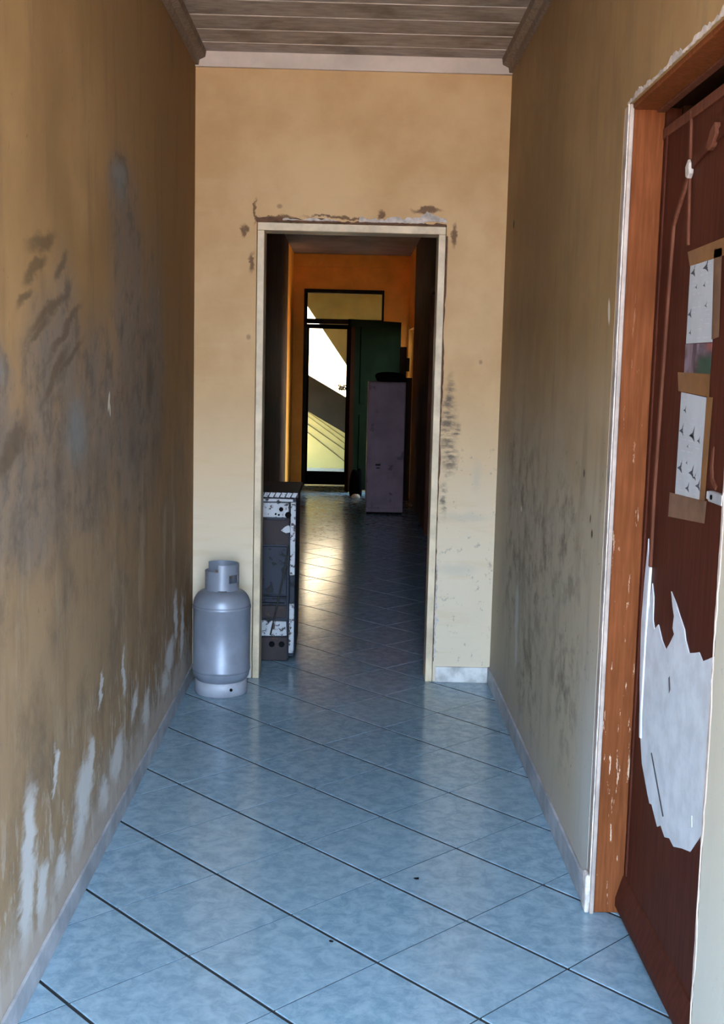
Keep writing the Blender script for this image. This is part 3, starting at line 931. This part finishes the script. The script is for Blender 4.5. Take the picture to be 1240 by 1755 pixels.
boxo('oven_door', (SX0 + .02, SX1 - .04, SY0 + .001, SY0 + .013, .345, .59), M['stove_b'], st, .004)
rl = boxes('rail', [(SX0 + .02, SX1 - .04, SY0 - .018, SY0 - .006, .325, .338), (SX1 - .05, SX1 - .038, SY0 - .018, SY0 + .012, .298, .338), (SX0 + .02, SX1 - .04, SY0 - .008, SY0 + .012, .294, .304)], M['stove_b'], st, .002)
boxo('lower_panel', (SX0 + .02, SX1 - .04, SY0 + .002, SY0 + .013, .225, .288), M['stove_r'], st, .003)
bm = bmesh.new()
prism(bm, [(-.62, .205), (-.40, .212), (-.392, .196), (-.38, .21), (-.302, .208), (-.298, .135), (-.43, .132), (-.62, .135)], SY0 + .012, SY0 - .004, 'y')
build('drawer_front', bm, M['stove_w'], st, .002)
pl_ = boxo('plinth', (SX0 + .01, SX1 - .034, SY0 + .002, SY0 + .012, .004, .125), M['stove_r'], st, .003)
for hx in (-.373, -.323):
    bm = bmesh.new()
    bmesh.ops.create_cone(bm, cap_ends=True, segments=18, radius1=.015, radius2=.015, depth=.003, matrix=Matrix.Translation((hx, SY0 + .001, .089)) @ Matrix.Rotation(math.pi / 2, 4, 'X'))
    build('vent_hole', bm, M['black'], pl_)
for z0, z1 in ((.445, .815), (.045, .30)):
    boxo('corner_post', (SX1 - .026, SX1, SY0 - .004, SY0 + .03, z0, z1), M['stove_w'], st, .004)
bm = bmesh.new()
tube(bm, [(-.293, SY0 - .012, .60), (-.312, SY0 - .022, .48), (-.34, SY0 - .024, .33), (-.365, SY0 - .02, .21), (-.38, SY0 - .012, .14)], .004, 8)
build('hose', bm, M['cable'], st, 0, True)

# ---- things in the hall
cb = tag(empty('cabinet', (.365, 12, 0)), 'tall narrow mauve grey cabinet standing against the right side of the hall', 'cabinet')
boxo('body', (.175, .555, 11.77, 12.3, .02, 1.345), M['mauve'], cb, .006)
cd = boxo('door', (.18, .55, 11.752, 11.772, .06, 1.335), M['mauve'], cb, .006)
boxo('handle', (.265, .315, 11.738, 11.752, .50, .515), M['dframe'], cd, .003)
boxo('handle', (.275, .31, 11.742, 11.752, .47, .48), M['dframe'], cd, .002)
boxo('plinth', (.185, .545, 11.78, 12.28, 0, .022), M['black'], cb)

def lump(name, c, rx, ry, rz, mat, seed, amp=.18, parent=None):
    bm = bmesh.new()
    bmesh.ops.create_icosphere(bm, subdivisions=3, radius=1)
    r = random.Random(seed)
    ph = [(Vector((r.uniform(-1, 1), r.uniform(-1, 1), r.uniform(-1, 1))) * 3.2, r.uniform(0, 6.28)) for _ in range(7)]
    for v in bm.verts:
        s = 1 + amp * sum(math.sin(v.co.dot(p) + q) for p, q in ph) / 3
        z = max(v.co.z, -.55)
        v.co = Vector((c[0] + v.co.x * rx * s, c[1] + v.co.y * ry * s, c[2] + (z + .55) / 1.55 * rz * (s if z > -.54 else 1)))
    return build(name, bm, mat, parent, 0, True)
tag(lump('cloth_bundle', (.40, 11.98, 1.345), .17, .16, .09, M['cloth'], 5), 'black cloth bundle lying on top of the mauve grey cabinet', 'bundle')
tag(lump('black_bag', (.085, 13.35, 0), .075, .08, .36, M['cloth'], 8), 'slumped black bag on the floor before the open green door leaf', 'bag')
tag(lump('pale_rag', (.085, 13.18, 0), .05, .04, .05, M['rag'], 9, .3), 'small pale rag on the floor in front of the black bag', 'rag')
bd = boxes('leaning_board', [(.535, .61, 13.02, 13.06, 0, 1.72), (.61, .645, 13.02, 13.06, 1.45, 1.6), (.61, .68, 13.02, 13.06, 0, 1.38)], M['board'], None, .003)  # low wide piece added to hide the enlarged window
tag(bd, 'dark upright board between the mauve grey cabinet and the far window', 'board')

# ---- papers taped to the brown door
def paper(poly, label, seed, birds):
    cyy = sum(p[0] for p in poly) / 4
    bm = bmesh.new()
    prism(bm, poly, LX - .001, LX - .0022, 'x')
    o = build('paper_sheet', bm, M['paper'])
    tag(o, label, 'paper', 'printed papers taped to the brown door')
    r = random.Random(seed)
    A, B, Cc, D = [Vector(p) for p in poly]
    def at(u, v):
        return A.lerp(B, u).lerp(D.lerp(Cc, u), v)
    bm = bmesh.new()
    X = LX - .0024
    def mark(pts):
        bm.faces.new([bm.verts.new((X, p.x, p.y)) for p in pts])
    for u, v, s in birds:
        c = at(u, v)
        for pts in ([(-.028, -.004), (.0, .004), (.016, .022), (.01, .0), (.002, -.008)], [(-.006, -.006), (.012, -.002), (.02, -.016)]):
            mark([c + Vector((-a * s, b * s)) for a, b in pts])
    build('print', bm, M['ink'], o, 0, False, False)['kind'] = 'stuff'
    bm = bmesh.new()
    for u in (.22, .5, .78):
        for i in range(17):
            v = .06 + i * .055
            if r.random() < .5:
                continue
            c = at(u, v)
            w = r.uniform(.008, .022)
            mark([c + Vector((w, .0012)), c + Vector((-w, .0012)), c + Vector((-w, -.0012)), c + Vector((w, -.0012))])
    build('small_print', bm, M['ink2'], o, 0, False, False)['kind'] = 'stuff'
    return o
def tape(poly, parent, mat):
    bm = bmesh.new()
    prism(bm, poly, LX - .0026, LX - .003, 'x')
    return build('tape', bm, mat, parent)
p1 = paper([(2.763, 1.753), (2.574, 1.755), (2.563, 1.57), (2.762, 1.570)], 'upper of the two white printed paper sheets taped to the brown door', 2,
           [(.15, .1, .8), (.66, .08, .9), (.1, .62, .7), (.72, .55, .4), (.3, .3, .35), (.15, .86, .4), (.62, .3, .4)])
p2 = paper([(2.778, 1.456), (2.57, 1.448), (2.582, 1.216), (2.781, 1.209)], 'lower, longer white printed paper sheet taped to the brown door', 6,
           [(.2, .16, .5), (.12, .36, .8), (.55, .38, 1.0), (.8, .42, .5), (.15, .72, .9), (.62, .74, .9), (.75, .78, .5), (.9, .85, .8), (.5, .9, .7), (.4, .5, .3), (.4, .66, .3)])
tape([(2.79, 1.785), (2.50, 1.79), (2.50, 1.752), (2.765, 1.750)], p1, M['tape'])
tape([(2.585, 1.77), (2.53, 1.77), (2.515, 1.58), (2.565, 1.575)], p1, M['tape2'])
tape([(2.575, 1.45), (2.53, 1.45), (2.545, 1.22), (2.583, 1.218)], p2, M['tape'])
tape([(2.825, 1.21), (2.53, 1.222), (2.536, 1.172), (2.827, 1.150)], p2, M['tape2'])

# small picture under the upper sheet
k = NT('faded_colour_print')
x, y_, z_ = k.sep()
f = k.noise(14, 4, .6, None, .8)
c = k.mix(k.rng(f, .4, .6), (.05, .03, .04), (.20, .15, .19))
gm = k.math('MULTIPLY', k.rng(y_, 2.68, 2.64), k.rng(z_, 1.55, 1.53))
c = k.mix(gm, c, (.02, .06, .04))
rm = k.math('MULTIPLY', k.rng(y_, 2.62, 2.58), k.rng(z_, 1.545, 1.56))
c = k.mix(rm, c, (.25, .07, .06))
M['pic'] = k.done(c, .35)
bm = bmesh.new()
prism(bm, [(2.767, 1.569), (2.563, 1.568), (2.566, 1.497), (2.765, 1.501)], LX - .001, LX - .002, 'x')
pc = build('picture_card', bm, M['pic'])
tag(pc, 'small dark purple and green colour picture taped between the two white sheets', 'picture')
tape([(2.815, 1.503), (2.56, 1.500), (2.558, 1.450), (2.80, 1.458)], pc, M['tape'])

# ---- crumbs on the floor
for (px, py, s, sd, lb) in ((.225, 3.265, .009, 1, 'tiny black crumb lying on a tile near the corridor middle'), (-.02, 2.88, .006, 2, 'tiny dark crumb lying on a tile nearest the entrance')):
    tag(lump('floor_crumb', (px, py, 0), s, s * .6, s * .6, M['black'], sd, .3), lb, 'crumb')
